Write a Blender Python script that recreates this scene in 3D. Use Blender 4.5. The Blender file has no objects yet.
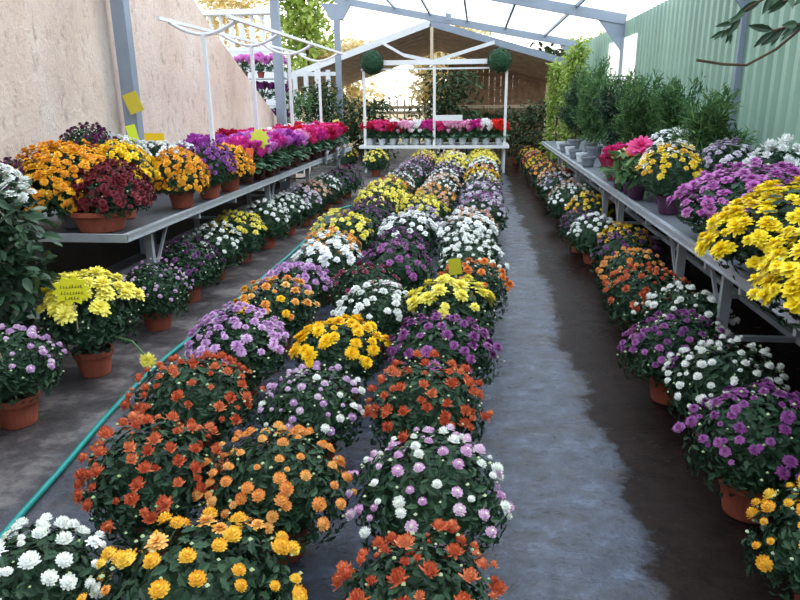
import bpy, math, random
import numpy as np
from mathutils import Vector, Matrix

C = bpy.context.scene.collection
PI = math.pi
rng = np.random.default_rng(7)
random.seed(7)

# ------------------------------------------------------------------ camera
FPX, CAMH = 671.0, 1.6
def nz(v): return v / np.linalg.norm(v)
_d = nz(np.array([78., 202., -671.]))
_u = -np.array([24., -2250., -671.]); _u = nz(_u - _d * _u.dot(_d))
_r = np.cross(_d, _u)
W = np.stack([_r, _d, _u])
def at(px, py, z):
    """world point at height z seen at this pixel"""
    v = W @ np.array([px - 400., 300. - py, -FPX])
    t = (z - CAMH) / v[2]
    return v[0] * t, v[1] * t, z
cd = bpy.data.cameras.new('camera'); cam = bpy.data.objects.new('camera', cd); C.objects.link(cam)
M = Matrix.Identity(4)
for i in range(3):
    for j in range(3): M[i][j] = W[i][j]
M.translation = (0, 0, CAMH)
cam.matrix_world = M
cd.sensor_width = 36; cd.lens = 36 * FPX / 800; cd.clip_end = 300
bpy.context.scene.camera = cam

# ------------------------------------------------------------------ materials
def s2l(c):
    return tuple((v / 255 / 12.92 if v / 255 <= .04045 else ((v / 255 + .055) / 1.055) ** 2.4) for v in c)
def new_mat(name):
    m = bpy.data.materials.new(name); m.use_nodes = True
    nt = m.node_tree; b = nt.nodes['Principled BSDF']
    return m, nt, b
def mat(name, rgb, rough=.6, metal=0., var=.0, scale=8., bump=0., spec=.5, coat=0):
    m, nt, b = new_mat(name)
    c = s2l(rgb); b.inputs['Roughness'].default_value = rough; b.inputs['Metallic'].default_value = metal
    b.inputs['Specular IOR Level'].default_value = spec
    if var:
        t = nt.nodes.new('ShaderNodeTexCoord'); n = nt.nodes.new('ShaderNodeTexNoise'); n.inputs['Scale'].default_value = scale
        n.inputs['Detail'].default_value = 6
        nt.links.new(t.outputs['Object'], n.inputs['Vector'])
        r = nt.nodes.new('ShaderNodeValToRGB')
        r.color_ramp.elements[0].position = .3; r.color_ramp.elements[1].position = .7
        r.color_ramp.elements[0].color = (*[x * (1 - var) for x in c], 1); r.color_ramp.elements[1].color = (*[min(1, x * (1 + var)) for x in c], 1)
        nt.links.new(n.outputs['Fac'], r.inputs['Fac']); nt.links.new(r.outputs['Color'], b.inputs['Base Color'])
        if bump:
            bp = nt.nodes.new('ShaderNodeBump'); bp.inputs['Strength'].default_value = bump; bp.inputs['Distance'].default_value = .02
            nt.links.new(n.outputs['Fac'], bp.inputs['Height']); nt.links.new(bp.outputs['Normal'], b.inputs['Normal'])
    else:
        b.inputs['Base Color'].default_value = (*c, 1)
    return m
def petal_mat(name, cols, rough=.55, trans=.15, spec=.3, isl=.3):
    """colours vary from flower to flower (and petal to petal)"""
    m, nt, b = new_mat(name)
    oi = nt.nodes.new('ShaderNodeObjectInfo'); g = nt.nodes.new('ShaderNodeNewGeometry')
    at_ = nt.nodes.new('ShaderNodeAttribute'); at_.attribute_name = 'tint'
    sm = nt.nodes.new('ShaderNodeMath'); sm.operation = 'ADD'; nt.links.new(oi.outputs['Random'], sm.inputs[0]); nt.links.new(at_.outputs['Fac'], sm.inputs[1])
    fr = nt.nodes.new('ShaderNodeMath'); fr.operation = 'FRACT'; nt.links.new(sm.outputs[0], fr.inputs[0])
    a = nt.nodes.new('ShaderNodeMath'); a.operation = 'MULTIPLY'; a.inputs[1].default_value = isl
    nt.links.new(g.outputs['Random Per Island'], a.inputs[0])
    ad = nt.nodes.new('ShaderNodeMath'); ad.operation = 'MULTIPLY_ADD'; ad.inputs[1].default_value = 1 - isl
    nt.links.new(fr.outputs[0], ad.inputs[0]); nt.links.new(a.outputs[0], ad.inputs[2])
    r = nt.nodes.new('ShaderNodeValToRGB')
    e = r.color_ramp.elements
    n = len(cols)
    e[0].position = 0; e[0].color = (*s2l(cols[0]), 1)
    e[1].position = 1; e[1].color = (*s2l(cols[-1]), 1)
    for k in range(1, n - 1):
        x = e.new(k / (n - 1)); x.color = (*s2l(cols[k]), 1)
    nt.links.new(ad.outputs[0], r.inputs['Fac'])
    nt.links.new(r.outputs['Color'], b.inputs['Base Color'])
    b.inputs['Roughness'].default_value = rough
    b.inputs['Specular IOR Level'].default_value = spec
    if trans:
        tr = nt.nodes.new('ShaderNodeBsdfTranslucent'); nt.links.new(r.outputs['Color'], tr.inputs['Color'])
        mx = nt.nodes.new('ShaderNodeMixShader'); mx.inputs[0].default_value = trans
        nt.links.new(b.outputs[0], mx.inputs[1]); nt.links.new(tr.outputs[0], mx.inputs[2])
        nt.links.new(mx.outputs[0], nt.nodes['Material Output'].inputs['Surface'])
    return m

GREEN = petal_mat('mum_leaf', [(24, 46, 32), (38, 66, 44), (58, 88, 60)], .55, .06, .3, .8)
GREENB = petal_mat('bud', [(150, 175, 110), (215, 225, 190)], .6, 0)
DARKG = petal_mat('dark_leaf', [(32, 52, 38), (48, 76, 52), (78, 106, 80)], .4, .1, .4, .8)
SHRUBG = petal_mat('shrub_leaf', [(46, 78, 46), (72, 112, 66), (120, 150, 90)], .55, .25, .3, .8)
LIGHTG = petal_mat('light_leaf', [(110, 140, 60), (160, 185, 90), (200, 210, 130)], .55, .35, .3, .8)
TREEG = petal_mat('autumn_leaf', [(176, 156, 96), (218, 200, 146), (244, 232, 196)], .6, .4, .2, .8)
BUSHG = petal_mat('bush_leaf', [(36, 52, 34), (55, 75, 48), (84, 100, 66)], .6, .12, .2, .8)
CYCL = petal_mat('cyclamen_leaf', [(34, 66, 44), (58, 96, 66), (120, 150, 125)], .5, .08, .3, .8)
TERRA = mat('terracotta', (150, 76, 56), .75, 0, .16, 9, .1)
TERRAD = mat('dark_pot', (92, 50, 44), .7, 0, .15, 9)
SOIL = mat('soil', (48, 36, 30), .95, 0, .4, 30)
WPOT = mat('white_pot', (215, 220, 225), .5, 0, .05, 9)
GPOT = mat('grey_pot', (120, 126, 134), .5, 0, .1, 9)
BPOT = mat('burgundy_wrap', (150, 34, 70), .4, 0, .25, 12)
PPOT = mat('purple_pot', (74, 38, 70), .5, 0, .1, 12)
GALV = mat('galvanised', (172, 178, 186), .45, .35, .1, 14)
TRAYM = mat('tray_sheet', (116, 121, 130), .5, .25, .12, 5)
WPAINT = mat('white_paint', (225, 228, 232), .5, 0, .04, 4)
POSTM = mat('blue_grey_paint', (134, 146, 162), .5, .15, .08, 4)
STEEL = mat('roof_steel', (140, 152, 168), .5, .2, .06, 4)
WOODP = mat('brown_plank', (140, 112, 88), .85, 0, .35, 6)
WOODD = mat('dark_wood', (196, 170, 146), .85, 0, .3, 5)
WOODC = mat('cream_rail', (206, 190, 165), .7, 0, .1, 6)
BARK = mat('bark', (84, 66, 50), .9, 0, .3, 12)
TEAL = mat('teal_hose', (22, 132, 126), .35, 0, .1, 20)
STALK = mat('stalk', (70, 100, 60), .6)
STAKE = mat('cane_stake', (170, 160, 130), .7)

SP = {  # kind, colours, eye colour, diameter m, count, cap angle, word
 'white_button': ('pom', [(232, 236, 228), (250, 250, 248)], (246, 244, 225), .050, 62, 84, 'white button'),
 'white_big':   ('deco', [(236, 240, 240), (252, 252, 252)], (245, 245, 225), .082, 46, 70, 'large white'),
 'white_mid':   ('deco', [(225, 230, 225), (250, 250, 248)], (235, 235, 190), .055, 58, 76, 'white'),
 'golden':      ('pom', [(236, 172, 56), (246, 196, 66), (246, 220, 96)], (238, 180, 30), .052, 56, 86, 'golden-yellow button'),
 'apricot':     ('pom', [(228, 146, 76), (240, 174, 98), (244, 202, 128)], (215, 140, 40), .048, 70, 86, 'apricot button'),
 'rust':        ('spider', [(186, 80, 54), (210, 104, 66), (232, 150, 104)], (215, 120, 40), .056, 68, 82, 'rust-orange'),
 'lilac_button': ('pom', [(206, 150, 200), (226, 184, 220), (238, 222, 232)], (242, 240, 214), .044, 76, 88, 'pale lilac button'),
 'lilac_small': ('pom', [(186, 140, 196), (212, 176, 214), (230, 220, 228)], (235, 230, 215), .040, 60, 80, 'small pale lilac'),
 'lilac':       ('deco', [(188, 138, 194), (208, 162, 212), (222, 188, 222)], (210, 170, 210), .058, 92, 76, 'lilac'),
 'yellow':      ('deco', [(244, 190, 20), (250, 212, 30)], (240, 175, 20), .074, 50, 76, 'bright yellow'),
 'magenta':     ('deco', [(116, 54, 118), (146, 76, 144), (180, 112, 174)], (185, 110, 160), .060, 56, 80, 'magenta-purple'),
 'orange_gold': ('deco', [(230, 148, 66), (240, 174, 84), (244, 208, 130)], (220, 150, 40), .060, 50, 76, 'orange-gold'),
 'yellow_cream': ('deco', [(240, 226, 84), (248, 238, 120)], (235, 205, 60), .105, 24, 64, 'large pale yellow'),
 'crimson':     ('deco', [(120, 40, 62), (150, 60, 92), (170, 84, 120)], (150, 60, 80), .042, 34, 70, 'dull crimson'),
 'orange':      ('deco', [(214, 112, 44), (232, 142, 60)], (220, 140, 40), .064, 44, 74, 'orange'),
 'pale_yellow': ('deco', [(226, 210, 60), (244, 232, 100), (250, 242, 150)], (235, 200, 60), .070, 60, 72, 'pale yellow'),
 'dark_purple': ('deco', [(78, 40, 84), (108, 62, 112), (140, 96, 142)], (110, 80, 100), .048, 64, 78, 'dark purple'),
 'violet_white': ('deco', [(150, 110, 160), (214, 206, 220), (240, 240, 240)], (230, 225, 190), .056, 64, 76, 'violet and white'),
 'salmon':      ('deco', [(196, 140, 110), (220, 176, 146), (232, 206, 186)], (215, 160, 90), .056, 60, 76, 'salmon-beige'),
 'yellow_gold': ('deco', [(226, 160, 40), (240, 205, 50), (246, 226, 80)], (225, 160, 40), .062, 60, 76, 'golden and yellow'),
 'vivid_yellow': ('deco', [(246, 214, 14), (252, 232, 50)], (240, 195, 20), .095, 220, 96, 'vivid yellow'),
 'orchid':      ('deco', [(178, 88, 168), (198, 114, 188), (214, 146, 206)], (190, 120, 180), .082, 240, 84, 'orchid-purple'),
 'oxblood':     ('deco', [(92, 22, 34), (120, 34, 46), (140, 54, 60)], (120, 60, 40), .058, 330, 100, 'dark red'),
 'gold_dense':  ('deco', [(226, 140, 30), (240, 172, 40), (246, 196, 50)], (226, 140, 30), .062, 560, 106, 'orange-gold'),
 'lemon_dense': ('deco', [(246, 200, 10), (250, 220, 40)], (240, 180, 20), .06, 130, 96, 'golden yellow'),
 'violet_dense': ('deco', [(104, 40, 116), (134, 64, 148), (158, 90, 168)], (130, 80, 130), .05, 98, 88, 'violet'),
 'plum_dense':  ('deco', [(84, 22, 70), (106, 34, 88)], (90, 50, 70), .050, 90, 84, 'plum-purple'),
 'snow_dense':  ('deco', [(232, 236, 236), (252, 252, 252)], (240, 236, 200), .060, 90, 84, 'white'),
 'yellow_white': ('deco', [(240, 206, 70), (250, 246, 225), (250, 250, 248), (232, 222, 240)], (240, 200, 60), .062, 80, 84, 'white and yellow'),
 'white_spider': ('spider', [(226, 230, 226), (248, 248, 246)], (235, 230, 170), .11, 26, 74, 'spidery white'),
}
PM, EM = {}, {}
for k, s in SP.items():
    PM[k] = petal_mat('petal_' + k, s[1]); EM[k] = mat('eye_' + k, s[2], .7)

# ------------------------------------------------------------------ mesh tools
class MB:
    def __init__(s): s.v, s.f, s.m = [], [], []
    def add(s, vs, fs, mi=0):
        b = len(s.v); s.v.extend([tuple(map(float, p)) for p in vs]); s.f.extend([tuple(b + i for i in q) for q in fs]); s.m.extend([mi] * len(fs))
    def box(s, x0, x1, y0, y1, z0, z1, mi=0):
        vs = [(x, y, z) for z in (z0, z1) for y in (y0, y1) for x in (x0, x1)]
        s.add(vs, [(0, 2, 3, 1), (4, 5, 7, 6), (0, 1, 5, 4), (1, 3, 7, 5), (3, 2, 6, 7), (2, 0, 4, 6)], mi)
    def bar(s, p, q, w, h=None, mi=0):
        h = h or w; p, q = Vector(p), Vector(q); d = (q - p).normalized()
        up = Vector((0, 0, 1)) if abs(d.z) < .95 else Vector((0, 1, 0))
        a = d.cross(up).normalized() * w / 2; b = a.cross(d).normalized() * h / 2
        vs = [o + i * a + j * b for o in (p, q) for i, j in ((-1, -1), (1, -1), (1, 1), (-1, 1))]
        s.add(vs, [(3, 2, 1, 0), (4, 5, 6, 7), (0, 1, 5, 4), (1, 2, 6, 5), (2, 3, 7, 6), (3, 0, 4, 7)], mi)
    def tube(s, pts, r, n=8, mi=0, taper=None):
        pts = [Vector(p) for p in pts]; k = len(pts); vs = []
        for i, p in enumerate(pts):
            d = (pts[min(i + 1, k - 1)] - pts[max(i - 1, 0)]).normalized()
            up = Vector((0, 0, 1)) if abs(d.z) < .9 else Vector((0, 1, 0))
            a = d.cross(up).normalized(); b = a.cross(d)
            rr = r if taper is None else r * (1 + (taper - 1) * i / (k - 1))
            vs += [p + (a * math.cos(2 * PI * j / n) + b * math.sin(2 * PI * j / n)) * rr for j in range(n)]
        fs = [(i * n + j, i * n + (j + 1) % n, (i + 1) * n + (j + 1) % n, (i + 1) * n + j) for i in range(k - 1) for j in range(n)]
        fs += [tuple(range(n))[::-1], tuple((k - 1) * n + j for j in range(n))]
        s.add(vs, fs, mi)
    def lathe(s, prof, n=20, mi=0, c=(0, 0, 0)):
        k = len(prof)
        vs = [(c[0] + r * math.cos(2 * PI * j / n), c[1] + r * math.sin(2 * PI * j / n), c[2] + z) for r, z in prof for j in range(n)]
        fs = [(i * n + j, i * n + (j + 1) % n, (i + 1) * n + (j + 1) % n, (i + 1) * n + j) for i in range(k - 1) for j in range(n)]
        s.add(vs, fs, mi)
    def mesh(s, name, mats, smooth=False):
        me = bpy.data.meshes.new(name); me.from_pydata(s.v, [], s.f)
        for m in mats: me.materials.append(m)
        if len(mats) > 1: me.polygons.foreach_set('material_index', s.m)
        if smooth: me.polygons.foreach_set('use_smooth', [True] * len(me.polygons))
        me.update(); return me

def tag(o, label=None, cat=None, group=None, kind=None):
    if label: o['label'] = label
    if cat: o['category'] = cat
    if group: o['group'] = group
    if kind: o['kind'] = kind
    return o
def obj(name, me, parent=None, loc=(0, 0, 0), scale=1, rotz=0):
    o = bpy.data.objects.new(name, me); C.objects.link(o)
    o.location = loc; o.rotation_euler = (0, 0, rotz); o.scale = (scale,) * 3 if not hasattr(scale, '__len__') else scale
    if parent: o.parent = parent
    return o
def thing(name, label, cat, loc=(0, 0, 0), rotz=0, group=None):
    o = bpy.data.objects.new(name, None); C.objects.link(o); o.location = loc; o.rotation_euler = (0, 0, rotz)
    o.empty_display_size = .1
    return tag(o, label, cat, group)
def struct(name, mb, mats, smooth=False):
    return tag(obj(name, mb.mesh(name, mats if isinstance(mats, list) else [mats], smooth)), kind='structure')

def frame_from(d):
    d = nz(np.asarray(d, float)); up = np.array([0, 0, 1.]) if abs(d[2]) < .95 else np.array([1., 0, 0])
    a = nz(np.cross(up, d)); b = np.cross(d, a)
    return np.stack([a, b, d], 1)            # columns: local x, y, z
def spin(t):
    c, s = math.cos(t), math.sin(t); return np.array([[c, -s, 0], [s, c, 0], [0, 0, 1.]])

# ------------------------------------------------------------------ flower heads (unit radius, facing +z)
def petals(mb, rows, R, jit=.12):
    for n, r0, z0, L, w, el, curl in rows:
        ph = R.random() * 6
        for k in range(n):
            a = ph + 2 * PI * (k + R.normal() * .15) / n; e = math.radians(el + R.normal() * 60 * jit); l = L * (1 + R.normal() * jit)
            ca, sa = math.cos(a), math.sin(a); e2 = e + math.radians(curl)
            def P(rr, zz, t): return (ca * rr - sa * t, sa * rr + ca * t, zz)
            r1, z1 = r0 + .55 * l * math.cos(e), z0 + .55 * l * math.sin(e)
            r2, z2 = r1 + .45 * l * math.cos(e2), z1 + .45 * l * math.sin(e2)
            mb.add([P(r0, z0, -w * .3), P(r0, z0, w * .3), P(r1, z1, w * .5), P(r1, z1, -w * .5), P(r2, z2, w * .22), P(r2, z2, -w * .22)],
                   [(0, 1, 2, 3), (3, 2, 4, 5)])
def core(mb, r, z, h, mi, n=7):
    mb.add([(r * math.cos(2 * PI * j / n), r * math.sin(2 * PI * j / n), z) for j in range(n)] + [(r * .6 * math.cos(2 * PI * j / n), r * .6 * math.sin(2 * PI * j / n), z + h * .75) for j in range(n)] + [(0, 0, z + h)],
           [(j, (j + 1) % n, n + (j + 1) % n, n + j) for j in range(n)] + [(n + j, n + (j + 1) % n, 2 * n) for j in range(n)], mi)
def flower_mb(kind, lod, seed):
    R = np.random.default_rng(seed); mb = MB()
    if kind == 'deco':
        if lod == 0:
            petals(mb, [(14, .05, 0, .98, .44, 0, -16), (13, .05, .10, .86, .40, 20, -16), (11, .05, .16, .68, .34, 40, -12), (8, .03, .2, .48, .28, 62, 0)], R, .09)
        else:
            petals(mb, [(9, .03, 0, 1., .66, 2, -16), (8, .03, .14, .76, .54, 30, -12), (5, .0, .2, .48, .4, 60, 0)], R, .08)
        core(mb, .16, .2, .14, 1, 6)
    elif kind == 'pom':
        rows = [(13, .45, -.12, .52, .34, -8, 40), (12, .46, .05, .5, .34, 22, 40), (10, .4, .25, .45, .32, 48, 40), (6, .25, .45, .35, .28, 66, 40)]
        if lod: rows = [(8, .45, -.1, .52, .5, -4, 40), (7, .42, .18, .48, .5, 34, 44), (5, .25, .42, .36, .36, 62, 40)]
        petals(mb, rows, R, .07)
        core(mb, .72, -.1, .62, 0, 8); core(mb, .3, .46, .2, 1, 6)
    elif kind == 'spider':
        rows = [(13, .22, -.02, .74, .30, -4, 44), (13, .26, .08, .66, .28, 22, 50), (12, .26, .2, .58, .26, 46, 50), (9, .2, .34, .5, .24, 66, 40), (5, .08, .42, .42, .2, 80, 20)]
        if lod: rows = [(9, .2, 0, .8, .44, 4, 40), (8, .22, .14, .66, .4, 36, 48), (5, .15, .3, .5, .36, 64, 30)]
        petals(mb, rows, R, .16)
        core(mb, .5, -.05, .55, 0, 7)
    return mb
FC = {}
def flower_mesh(key, var):
    if (key, var) not in FC:
        FC[(key, var)] = flower_mb(SP[key][0], 0, var * 31 + len(key)).mesh('flower_' + key, [PM[key], EM[key]])
    return FC[(key, var)]

def cap_points(n, cap, R, jit=.5):
    """n directions spread over a cap of this half angle"""
    ct = math.cos(math.radians(cap)); g = PI * (3 - 5 ** .5); out = []
    for i in range(n):
        z = 1 - (1 - ct) * (i + .5 + R.normal() * jit) / n; z = max(ct - .05, min(1., z)); a = i * g + R.normal() * .22
        s = math.sqrt(max(0, 1 - z * z)); out.append(np.array([s * math.cos(a), s * math.sin(a), z]))
    return out
ZS = .94                                    # dome height against its radius
def lump(d, ph):
    return 1 + .05 * math.sin(3 * d[0] + ph) + .05 * math.sin(4 * d[1] + 2 * ph) + .04 * math.sin(5 * (d[0] + d[2]) + ph)
BC = {}
def blossoms_mesh(key, ratio, n, var):
    k = (key, round(ratio, 2), n, var)
    if k in BC: return BC[k]
    R = np.random.default_rng(var * 77 + n + len(key)); mb = MB(); tint = []
    base = [flower_mb(SP[key][0], 1, 5 + v) for v in range(3)]
    bv = [np.array(b.v) for b in base]
    for d in cap_points(n, SP[key][5], R):
        i = R.integers(3); s = ratio * R.uniform(.6, 1.2)
        Q = frame_from(d * .65 + np.array([0, 0, .4]) + R.normal(size=3) * .12) @ spin(R.random() * 6)
        p = d * lump(d, var) * R.uniform(.97, 1.05); p[2] *= ZS
        vs = bv[i] @ Q.T * s + p
        tint.extend([R.random()] * len(vs))
        b0 = len(mb.v); mb.v.extend(map(tuple, vs.tolist())); mb.f.extend([tuple(b0 + q for q in f) for f in base[i].f]); mb.m.extend(base[i].m)
    me = mb.mesh('blossoms_' + key, [PM[key], EM[key]])
    ta = me.attributes.new('tint', 'FLOAT', 'POINT'); ta.data.foreach_set('value', np.array(tint, np.float32))
    BC[k] = me; return me

# ------------------------------------------------------------------ leaves
LOBE = [(0, 0), (.10, .16), (.24, .30), (.17, .42), (.30, .60), (.18, .68), (.16, .84), (0, 1)]
OVAL = [(0, 0), (.16, .2), (.24, .45), (.18, .75), (0, 1)]
SLIM = [(0, 0), (.12, .25), (.15, .5), (.09, .78), (0, 1)]
OVAL2 = [(0, 0), (.22, .25), (.36, .55), (.26, .85), (0, 1)]
NARROW = [(0, 0), (.07, .3), (.08, .6), (0, 1)]
ROUND = [(0, .05), (.22, -.02), (.42, .25), (.40, .55), (.22, .82), (0, .95)]
def add_leaf(mb, p, along, nrm, L, shape, fold=.12, mi=0, droop=.15):
    al = nz(np.asarray(along, float)); n = np.asarray(nrm, float); n = n - al * n.dot(al); n = nz(n); sd = np.cross(al, n)
    right = [p + al * (y * L) + sd * (x * L) + n * (fold * x * L * 2 - droop * y * y * L) for x, y in shape]
    left = [p + al * (y * L) - sd * (x * L) + n * (fold * x * L * 2 - droop * y * y * L) for x, y in shape[1:-1]]
    k = len(shape)
    mb.add(right + left, [tuple(range(k)), (0,) + (k - 1,) + tuple(range(2 * k - 3, k - 1, -1))], mi)
def dome_foliage(n, L, seed, cap=118, buds=0, shape=LOBE, rin=.7):
    R = np.random.default_rng(seed); mb = MB()
    nu, nv = 14, 8; vs, fs = [], []
    for j in range(nv + 1):
        th = math.radians(124) * j / nv
        for i in range(nu):
            a = 2 * PI * i / nu; d = np.array([math.sin(th) * math.cos(a), math.sin(th) * math.sin(a), math.cos(th)])
            q = d * rin * lump(d, seed) * R.uniform(.93, 1.07); q[2] *= ZS; vs.append(q)
    for j in range(nv):
        for i in range(nu): fs.append((j * nu + i, (j + 1) * nu + i, (j + 1) * nu + (i + 1) % nu, j * nu + (i + 1) % nu))
    fs.append(tuple(nv * nu + i for i in range(nu)))
    mb.add(vs, fs)
    for d in cap_points(n, cap, R, 1.5):
        r = R.uniform(rin + .02, .99) * lump(d, seed); p = d * r; p[2] *= ZS
        t = R.normal(size=3); t -= d * t.dot(d)
        al = nz(t) * .8 + d * R.uniform(.1, .7) + np.array([0, 0, -.12])
        add_leaf(mb, p - nz(al) * L * .5, al, d + R.normal(size=3) * .3, L * R.uniform(.7, 1.25), shape)
    for d in cap_points(buds, cap * .75, R, 1.) if buds else ():
        p = d * R.uniform(.98, 1.06) * lump(d, seed); p[2] *= ZS; r = R.uniform(.018, .032)
        mb.add([p + np.array(o) * r for o in ((1, 0, 0), (-1, 0, 0), (0, 1, 0), (0, -1, 0), (0, 0, 1), (0, 0, -1))],
               [(0, 2, 4), (2, 1, 4), (1, 3, 4), (3, 0, 4), (2, 0, 5), (1, 2, 5), (3, 1, 5), (0, 3, 5)], 1)
    return mb.mesh('mum_foliage', [GREEN, GREENB])
FOL_NEAR = [dome_foliage(1700, .14, 10 + i, buds=44, rin=.62) for i in range(5)]
FOL_FAR = [dome_foliage(480, .2, 40 + i) for i in range(4)]
SOILOF = {}
def pot_mesh(r, h, m, n=24):
    mb = MB()
    mb.lathe([(0, 0), (r * .70, 0), (r * .74, .006), (r * .92, h * .74), (r * 1.0, h * .75), (r * 1.03, h * .80), (r * 1.03, h * .97), (r * 1.0, h), (r * .9, h), (r * .88, h * .88)], n, 0)
    me = mb.mesh('pot', [m]); mb = MB()
    mb.add([(r * .885 * math.cos(2 * PI * j / n), r * .885 * math.sin(2 * PI * j / n), h * .885) for j in range(n)] + [(0, 0, h * .9)], [(j, (j + 1) % n, n) for j in range(n)])
    SOILOF[me.name] = mb.mesh('soil', [SOIL]); return me
def put_pot(me, t, rz=0, scale=1):
    p = obj('pot', me, t, (0, 0, 0), scale, rz); obj('soil', SOILOF[me.name], p); return p
POT = pot_mesh(.115, .165, TERRA); POTD = pot_mesh(.115, .165, TERRAD); POTBIG = pot_mesh(.2, .15, TERRA, 32); POTG = pot_mesh(.12, .16, GPOT); POTP = pot_mesh(.1, .15, PPOT)
POTW = pot_mesh(.06, .1, WPOT, 16); POTT = pot_mesh(.06, .1, TERRA, 16); POTK = pot_mesh(.06, .1, TERRAD, 16)

cnt = [0]
def mum(key, x, y, z, label, R=.27, near=False, group=None, pot=None, hp=.145, n=None, lift=.36, size=None, off=(0, 0), extra=None, zs=1.):
    """a potted chrysanthemum: pot > soil, foliage, then single flowers (near) or one blossom mesh (far)"""
    cnt[0] += 1; k = cnt[0]
    kind, _c, _e, dia, cn, cap, word = SP[key]
    t = thing('potted_chrysanthemum', label, 'chrysanthemum', (x, y, z), group=group)
    put_pot(pot or POT, t, k)
    zc = hp + lift * R
    fol = (FOL_NEAR if near else FOL_FAR)[k % (5 if near else 4)]
    rz = k * 2.4
    obj('foliage', fol, t, (off[0], off[1], zc), (R, R, R * zs), rz)
    dia = size or dia; n = n or cn
    if near:
        rr = np.random.default_rng(k * 13 + 1); seed = 10 + k % 5
        S = spin(rz)
        if n > 99:                           # the flowers past the first ninety-nine: one part
            tag(obj('blossoms', blossoms_mesh(key, dia / 2 / R, n - 99, k % 2), t, (off[0], off[1], zc), (R * .99, R * .99, R * .99 * zs), rz), kind='stuff')
        for i, d in enumerate(cap_points(min(n, 99), cap, rr, 1.1)):
            p = d * lump(d, seed) * rr.uniform(.99, 1.08); p[2] *= ZS * zs; p = S @ p * R
            dd = S @ d; dd[2] /= zs
            Q = frame_from(dd * .62 + np.array([0, 0, .4]) + rr.normal(size=3) * .14) @ spin(rr.random() * 6)
            kk = key
            if extra and rr.random() < extra[1]: kk = extra[0]
            o = bpy.data.objects.new('flower', flower_mesh(kk, int(rr.integers(3)))); C.objects.link(o); o.parent = t
            s = dia / 2 * rr.choice([rr.uniform(.48, .8), rr.uniform(.8, 1.22), rr.uniform(.9, 1.1)])
            mm = Matrix([[*(Q[a] * s), 0] for a in range(3)] + [[0, 0, 0, 1]]); mm.translation = (p[0] + off[0], p[1] + off[1], p[2] + zc)
            o.matrix_local = mm
    else:
        obj('blossoms', blossoms_mesh(key, dia / 2 / R, n, k % 2), t, (off[0], off[1], zc), R, rz)
    return t

ORD = ['zeroth', 'first', 'second', 'third', 'fourth', 'fifth', 'sixth', 'seventh', 'eighth', 'ninth', 'tenth', 'eleventh', 'twelfth', 'thirteenth', 'fourteenth', 'fifteenth',
       'sixteenth', 'seventeenth', 'eighteenth', 'nineteenth', 'twentieth', 'twenty-first', 'twenty-second', 'twenty-third', 'twenty-fourth', 'twenty-fifth']

# ------------------------------------------------------------------ central bed, three columns
bed = [
 (1.47, [('white_button', -1.24, .235), ('golden', -.74, .285), ('rust', -.13, .25)]),
 (2.05, [('rust', -1.15, .265), ('apricot', -.68, .26), ('lilac_button', -.14, .275)]),
 (2.69, [('rust', -1.25, .285), ('lilac_small', -.71, .24), ('rust', -.20, .275)]),
 (3.37, [('lilac', -1.29, .29), ('yellow', -.72, .26), ('magenta', -.16, .29)]),
 (4.05, [('orange_gold', -1.29, .28), ('white_mid', -.62, .26), ('yellow_cream', -.14, .30)]),
 (4.63, [('lilac', -1.30, .26), ('crimson', -.76, .27), ('orange', -.03, .28)]),
 (5.22, [('white_big', -1.20, .29), ('magenta', -.62, .30), ('white_button', -.02, .28)]),
 (5.82, [('orange_gold', -1.26, .27), ('dark_purple', -.66, .27), ('white_mid', -.06, .27)]),
 (6.40, [('pale_yellow', -1.26, .31), ('white_big', -.67, .31), ('white_big', -.07, .31)]),
 (7.05, [('dark_purple', -1.22, .27), ('violet_white', -.62, .27), ('salmon', -.02, .27)]),
 (7.70, [('dark_purple', -1.18, .28), ('pale_yellow', -.62, .31), ('violet_white', .06, .31)]),
 (8.30, [('pale_yellow', -1.24, .31), ('salmon', -.56, .28), ('magenta', .06, .27)]),
 (8.95, [('pale_yellow', -1.20, .33), ('orange_gold', -.54, .29), ('violet_white', .06, .29)]),
 (9.60, [('rust', -1.20, .29), ('white_mid', -.52, .29), ('dark_purple', .08, .30)]),
 (10.25, [('white_mid', -1.18, .29), ('salmon', -.52, .28), ('white_mid', .08, .29)]),
 (10.90, [('crimson', -1.16, .29), ('white_mid', -.54, .28), ('yellow_gold', .10, .31)]),
 (11.55, [('violet_white', -1.12, .30), ('dark_purple', -.52, .30), ('orange', .10, .29)]),
 (12.20, [('dark_purple', -1.12, .30), ('violet_white', -.50, .29), ('white_mid', .12, .31)]),
 (12.85, [('lilac_small', -1.12, .29), ('pale_yellow', -.46, .32), ('white_mid', .12, .30)]),
 (13.50, [('dark_purple', -1.12, .29), ('pale_yellow', -.44, .33), ('pale_yellow', .14, .31)]),
 (14.15, [('salmon', -1.10, .29), ('yellow_white', -.44, .31), ('pale_yellow', .14, .31)]),
 (14.80, [('pale_yellow', -1.10, .30), ('salmon', -.48, .29), ('pale_yellow', .10, .31)]),
]
COLW = ['hose side of the bed', 'middle of the bed', 'wet aisle side of the bed']
rb = np.random.default_rng(3)
for i, (y, cols) in enumerate(bed):
    for j, (key, x, R) in enumerate(cols):
        near = y < 5.0
        word = SP[key][6]
        lab = f"{word} chrysanthemum, {COLW[j]}, {ORD[i + 1]} row from the front"
        yy = y + (rb.normal() * .03 if not near else 0)
        ex = {(0, 0): ('white_big', .06), (1, 2): ('white_button', .3), (2, 1): ('white_button', .2), (4, 0): ('yellow', .15), (0, 1): ('orange_gold', .1)}.get((i, j))
        mum(key, x, yy, 0, lab, R, near, 'chrysanthemums in the bed', extra=ex, zs=.9)

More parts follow.
